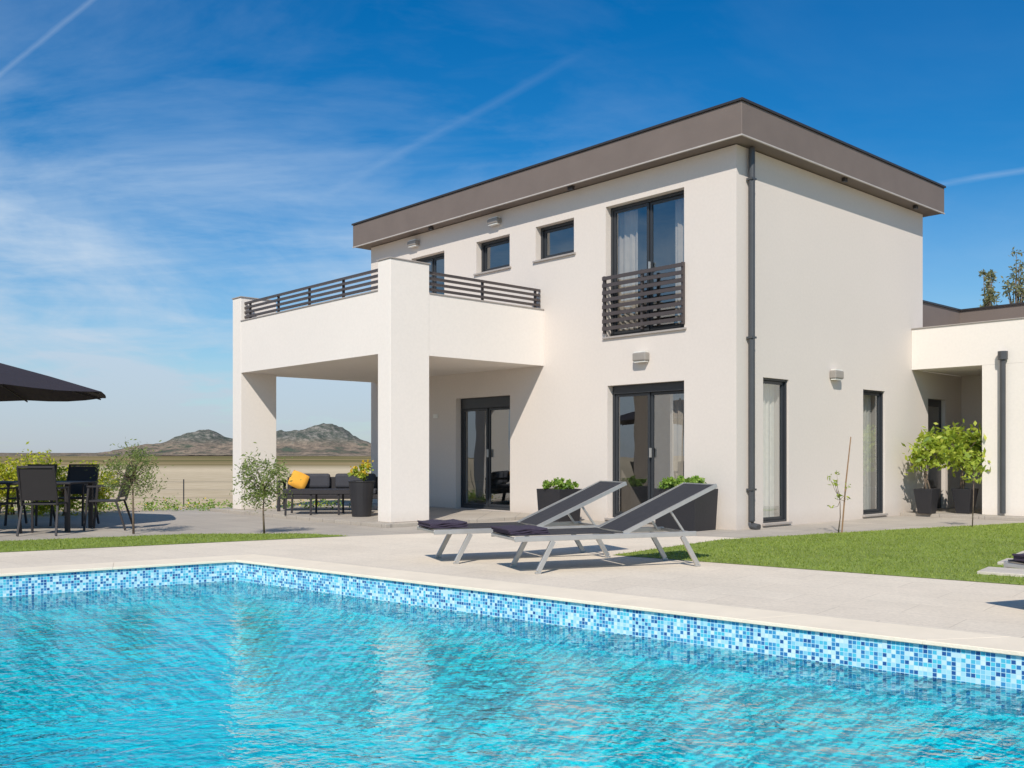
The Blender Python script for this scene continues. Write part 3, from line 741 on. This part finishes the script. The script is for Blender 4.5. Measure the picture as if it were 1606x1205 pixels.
def pillow(loc,rot,mat,label):
    mb=MB().mat(mat); N=10; vs=[];fs=[]
    for sgn in (1,-1):
        for i in range(N+1):
            for j in range(N+1):
                u=i/N*2-1;v=j/N*2-1; h=.06*((1-u**4)*(1-v**4))**.6
                vs.append((u*.18*(1-.08*v*v),sgn*h,v*.17*(1-.08*u*u)))
    for q in range(2):
        o=q*(N+1)**2
        for i in range(N):
            for j in range(N): a=o+i*(N+1)+j; fs.append((a,a+1,a+N+2,a+N+1))
    mb.add(vs,fs); p=mb.build('cushion',loc=loc,rot=rot,smooth=True); tag(p,label,'cushion')
pillow((-4.28,19.22,.66),(R(-18),R(24),R(10)),M_orange,'orange square scatter cushion on the outdoor sofa')
ct=empty('slatted_table',(-3.45,17.9,.06),R(3)); tag(ct,'dark slatted low outdoor table on the terrace','table')
mb=MB().mat(M_dark)
for i in range(8): mb.box(-.72,.72,-.36+i*.092,-.29+i*.092,.44,.465)
mb.box(-.74,.74,-.38,-.362,.39,.463); mb.box(-.74,.74,.362,.38,.39,.463); mb.build('table_top',ct)
for a in (-.7,-.25,.25,.7):
    for b in (-.33,.33): MB().mat(M_dark).beam((a,b,.438),(a*1.02,b,0),.035,.035,up=(1,0,0)).build('leg',ct)

# ------------------------------------------------------------------ hills
def hill_mat():
    m,nt,p,o=new_mat('hill_rock')
    tc=ND(nt,'ShaderNodeTexCoord'); g=ND(nt,'ShaderNodeNewGeometry'); sp=ND(nt,'ShaderNodeSeparateXYZ'); nt.links.new(g.outputs['Position'],sp.inputs[0])
    n=ND(nt,'ShaderNodeTexNoise'); setin(n,Scale=.014,Detail=10.0,Roughness=.7); nt.links.new(g.outputs['Position'],n.inputs['Vector'])
    n2=ND(nt,'ShaderNodeTexNoise'); setin(n2,Scale=.07,Detail=7.0,Roughness=.75); nt.links.new(g.outputs['Position'],n2.inputs['Vector'])
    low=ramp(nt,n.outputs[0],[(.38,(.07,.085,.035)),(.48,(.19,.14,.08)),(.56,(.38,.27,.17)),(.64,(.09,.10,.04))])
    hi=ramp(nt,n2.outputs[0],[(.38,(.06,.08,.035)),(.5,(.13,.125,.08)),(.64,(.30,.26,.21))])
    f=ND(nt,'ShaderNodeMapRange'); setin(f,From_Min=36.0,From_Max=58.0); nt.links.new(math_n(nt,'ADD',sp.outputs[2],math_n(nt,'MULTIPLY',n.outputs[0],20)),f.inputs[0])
    c=mixc(nt,f.outputs[0],low,hi); c=mixc(nt,1.0,c,ramp(nt,n2.outputs[0],[(.35,.7),(.65,1.15)]),'MULTIPLY'); c=mixc(nt,.12,c,(.30,.36,.48))  # last mix paints bluish aerial haze into the hill colour
    nt.links.new(c,p.inputs['Base Color']); setin(p,Roughness=1.0); p.inputs['Specular IOR Level'].default_value=0
    bp=ND(nt,'ShaderNodeBump'); setin(bp,Strength=.8,Distance=10.0); nt.links.new(n2.outputs[0],bp.inputs['Height']); nt.links.new(bp.outputs[0],p.inputs['Normal'])
    return m
M_hill=hill_mat()
def hills(name,x0,x1,y0,y1,nx,ny,fn,label):
    vs=[];fs=[]
    for j in range(ny+1):
        for i in range(nx+1):
            x=x0+(x1-x0)*i/nx;y=y0+(y1-y0)*j/ny; vs.append((x,y,fn(x,y)))
    for j in range(ny):
        for i in range(nx): a=j*(nx+1)+i; fs.append((a,a+1,a+nx+2,a+nx+1))
    o=MB().mat(M_hill).add(vs,fs).build(name,smooth=True,recalc=False); tag(o,label,'hill','structure')
def fbm(x,y,s,oct=5):
    return noise.fractal(Vector((x*s,y*s,3.3)),1.0,2.0,oct)
def h1(x,y):
    r=math.hypot((x+805)/85,(y-2500)/130); r2=math.hypot((x+528)/105,(y-2480)/140)
    r3=math.hypot((x+640)/430,(y-2500)/320); r4=math.hypot((x+430)/90,(y-2500)/120); r5=math.hypot((x+850)/150,(y-2480)/160)
    n=fbm(x,y,.012)
    h=26*math.exp(-r**1.5)*(1+.3*n)+50*math.exp(-r2**2.0)*(1+.22*n)+27*math.exp(-r3**2.6)*(1+.25*n)+20*math.exp(-r4**2)+10*math.exp(-r5**2)
    h+=8*math.exp(-math.hypot((x+785)/30,(y-2470)/50)**2)
    return h+3.5*n*min(1,h/20)+2.5*fbm(x,y,.04)*min(1,h/15)-3
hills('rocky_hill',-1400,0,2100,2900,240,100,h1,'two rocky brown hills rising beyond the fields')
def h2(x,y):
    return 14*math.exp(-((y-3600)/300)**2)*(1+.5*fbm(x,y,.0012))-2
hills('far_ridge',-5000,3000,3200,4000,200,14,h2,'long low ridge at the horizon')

# ------------------------------------------------------------------ light, sky
Ls=Vector((-.216,-1.47,1.37)).normalized(); elev=math.asin(Ls.z)
sun=bpy.data.lights.new('sun','SUN'); sun.energy=4.6; sun.angle=R(.5); sun.color=(1,.94,.85)
so=bpy.data.objects.new('sun',sun); COL.objects.link(so); so.rotation_euler=Ls.to_track_quat('Z','Y').to_euler(); so.location=(-5,-20,30)

wd=bpy.data.worlds.new('World'); scene.world=wd; wd.use_nodes=True; nt=wd.node_tree
bg=nt.nodes['Background']
sk=ND(nt,'ShaderNodeTexSky',sky_type='NISHITA'); sk.sun_disc=False; sk.sun_elevation=elev; sk.sun_rotation=math.atan2(Ls.x,Ls.y)
sk.air_density=1.0; sk.dust_density=.4; sk.ozone_density=3.0
tc=ND(nt,'ShaderNodeTexCoord'); DIR=tc.outputs['Generated']
sp=ND(nt,'ShaderNodeSeparateXYZ'); nt.links.new(DIR,sp.inputs[0]); Z=sp.outputs[2]
hs=ND(nt,'ShaderNodeHueSaturation'); hs.inputs['Saturation'].default_value=1.3; nt.links.new(sk.outputs[0],hs.inputs['Color'])
tint=ramp(nt,Z,[(0,(.85,1.0,1.05)),(.12,(.52,.95,1.08)),(.42,(.06,.90,1.15)),(1,(.3,.9,1.1))])
base=mixc(nt,1.0,hs.outputs[0],tint,'MULTIPLY')
zz=math_n(nt,'ADD',math_n(nt,'MAXIMUM',Z,0.0),.18)
px=math_n(nt,'DIVIDE',sp.outputs[0],zz); py=math_n(nt,'DIVIDE',sp.outputs[1],zz)
cb=ND(nt,'ShaderNodeCombineXYZ'); nt.links.new(px,cb.inputs[0]); nt.links.new(py,cb.inputs[1])
def cloud(scale,sc,rot,det,dist,lo,hi,off=(0,0,0)):
    mp=ND(nt,'ShaderNodeMapping'); mp.inputs['Location'].default_value=off; mp.inputs['Rotation'].default_value=(0,0,rot); mp.inputs['Scale'].default_value=sc; nt.links.new(cb.outputs[0],mp.inputs['Vector'])
    n=ND(nt,'ShaderNodeTexNoise'); setin(n,Scale=scale,Detail=det,Roughness=.60,Distortion=dist); nt.links.new(mp.outputs[0],n.inputs['Vector'])
    return ramp(nt,n.outputs[0],[(lo,0.0),(hi,1.0)])
c1=cloud(1.3,(.8,1.0,1),.5,11.0,.8,.42,.80); c2=cloud(2.2,(.5,1.2,1),.75,9.0,1.1,.45,.85); c3=cloud(2.2,(.5,1.3,1),-.5,9.0,.9,.48,.86,(3,1,0))
c4=cloud(1.7,(.9,.5,1),.1,10.0,.6,.40,.66,(5,2,0))
left=ND(nt,'ShaderNodeMapRange'); setin(left,From_Min=.30,From_Max=-.30,To_Min=.10,To_Max=1.0); nt.links.new(sp.outputs[0],left.inputs[0])
hz=ramp(nt,Z,[(0,1.0),(.12,1.0),(.26,.85),(.38,.34),(1,.22)])
m_=math_n(nt,'ADD',math_n(nt,'ADD',math_n(nt,'MULTIPLY',c1,.66),math_n(nt,'MULTIPLY',c2,.32)),math_n(nt,'MULTIPLY',c3,.26))
m_=math_n(nt,'MULTIPLY',math_n(nt,'MULTIPLY',m_,left.outputs[0]),hz)
lowc=math_n(nt,'MULTIPLY',math_n(nt,'MULTIPLY',c4,ramp(nt,Z,[(0,.35),(.08,.5),(.20,.38),(.30,0.0)])),left.outputs[0])
m_=math_n(nt,'ADD',m_,lowc)
def px2dir(u,v): return Vector(((u-803)/1503,1,(715-v)/1503)).normalized()
def contrail(a,b,w,st,half):
    a=px2dir(*a);b=px2dir(*b);n=a.cross(b).normalized();mid=(a+b).normalized()
    d=ND(nt,'ShaderNodeVectorMath',operation='DOT_PRODUCT'); nt.links.new(DIR,d.inputs[0]); d.inputs[1].default_value=n
    e=ND(nt,'ShaderNodeVectorMath',operation='DOT_PRODUCT'); nt.links.new(DIR,e.inputs[0]); e.inputs[1].default_value=mid
    dd=math_n(nt,'ADD',d.outputs['Value'],math_n(nt,'MULTIPLY',math_n(nt,'SUBTRACT',c2,.5),w*1.2))
    band=math_n(nt,'SUBTRACT',1.0,math_n(nt,'DIVIDE',math_n(nt,'ABSOLUTE',dd),w),True)
    r=ND(nt,'ShaderNodeMapRange'); setin(r,From_Min=math.cos(half),From_Max=math.cos(half*.3)); nt.links.new(e.outputs['Value'],r.inputs[0])
    brk=math_n(nt,'ADD',math_n(nt,'MULTIPLY',c3,1.2),.55)
    return math_n(nt,'MULTIPLY',math_n(nt,'MULTIPLY',math_n(nt,'MULTIPLY',band,brk),r.outputs[0]),st)
m_=math_n(nt,'ADD',m_,contrail((0,112),(140,0),.003,.24,.15))
m_=math_n(nt,'ADD',m_,contrail((560,275),(860,108),.006,.11,.155))
m_=math_n(nt,'ADD',m_,contrail((1480,286),(1606,264),.004,.22,.12))
m_=math_n(nt,'ADD',m_,math_n(nt,'MULTIPLY',ramp(nt,Z,[(0,.68),(.06,.46),(.14,.20),(.25,0.0)]),1.0),True)
m_=math_n(nt,'MINIMUM',m_,.82)
ccol=ramp(nt,Z,[(0,(.48,.53,.63)),(.12,(.60,.69,.80)),(.3,(.66,.79,.92))])
col=mixc(nt,m_,base,mixc(nt,1.0,ccol,(10,10,10),'MULTIPLY'))
nt.links.new(col,bg.inputs[0]); bg.inputs[1].default_value=.10

# ------------------------------------------------------------------ camera
cam=bpy.data.cameras.new('camera'); co=bpy.data.objects.new('camera',cam); COL.objects.link(co)
co.location=(0,0,1.15); co.rotation_euler=(R(90),0,0); cam.sensor_width=36; cam.lens=36*1503/1606
cam.shift_y=112.5/1606; cam.clip_end=40000; cam.clip_start=.05
scene.camera=co
scene.view_settings.view_transform='Standard'
try: scene.view_settings.look='None'
except: pass
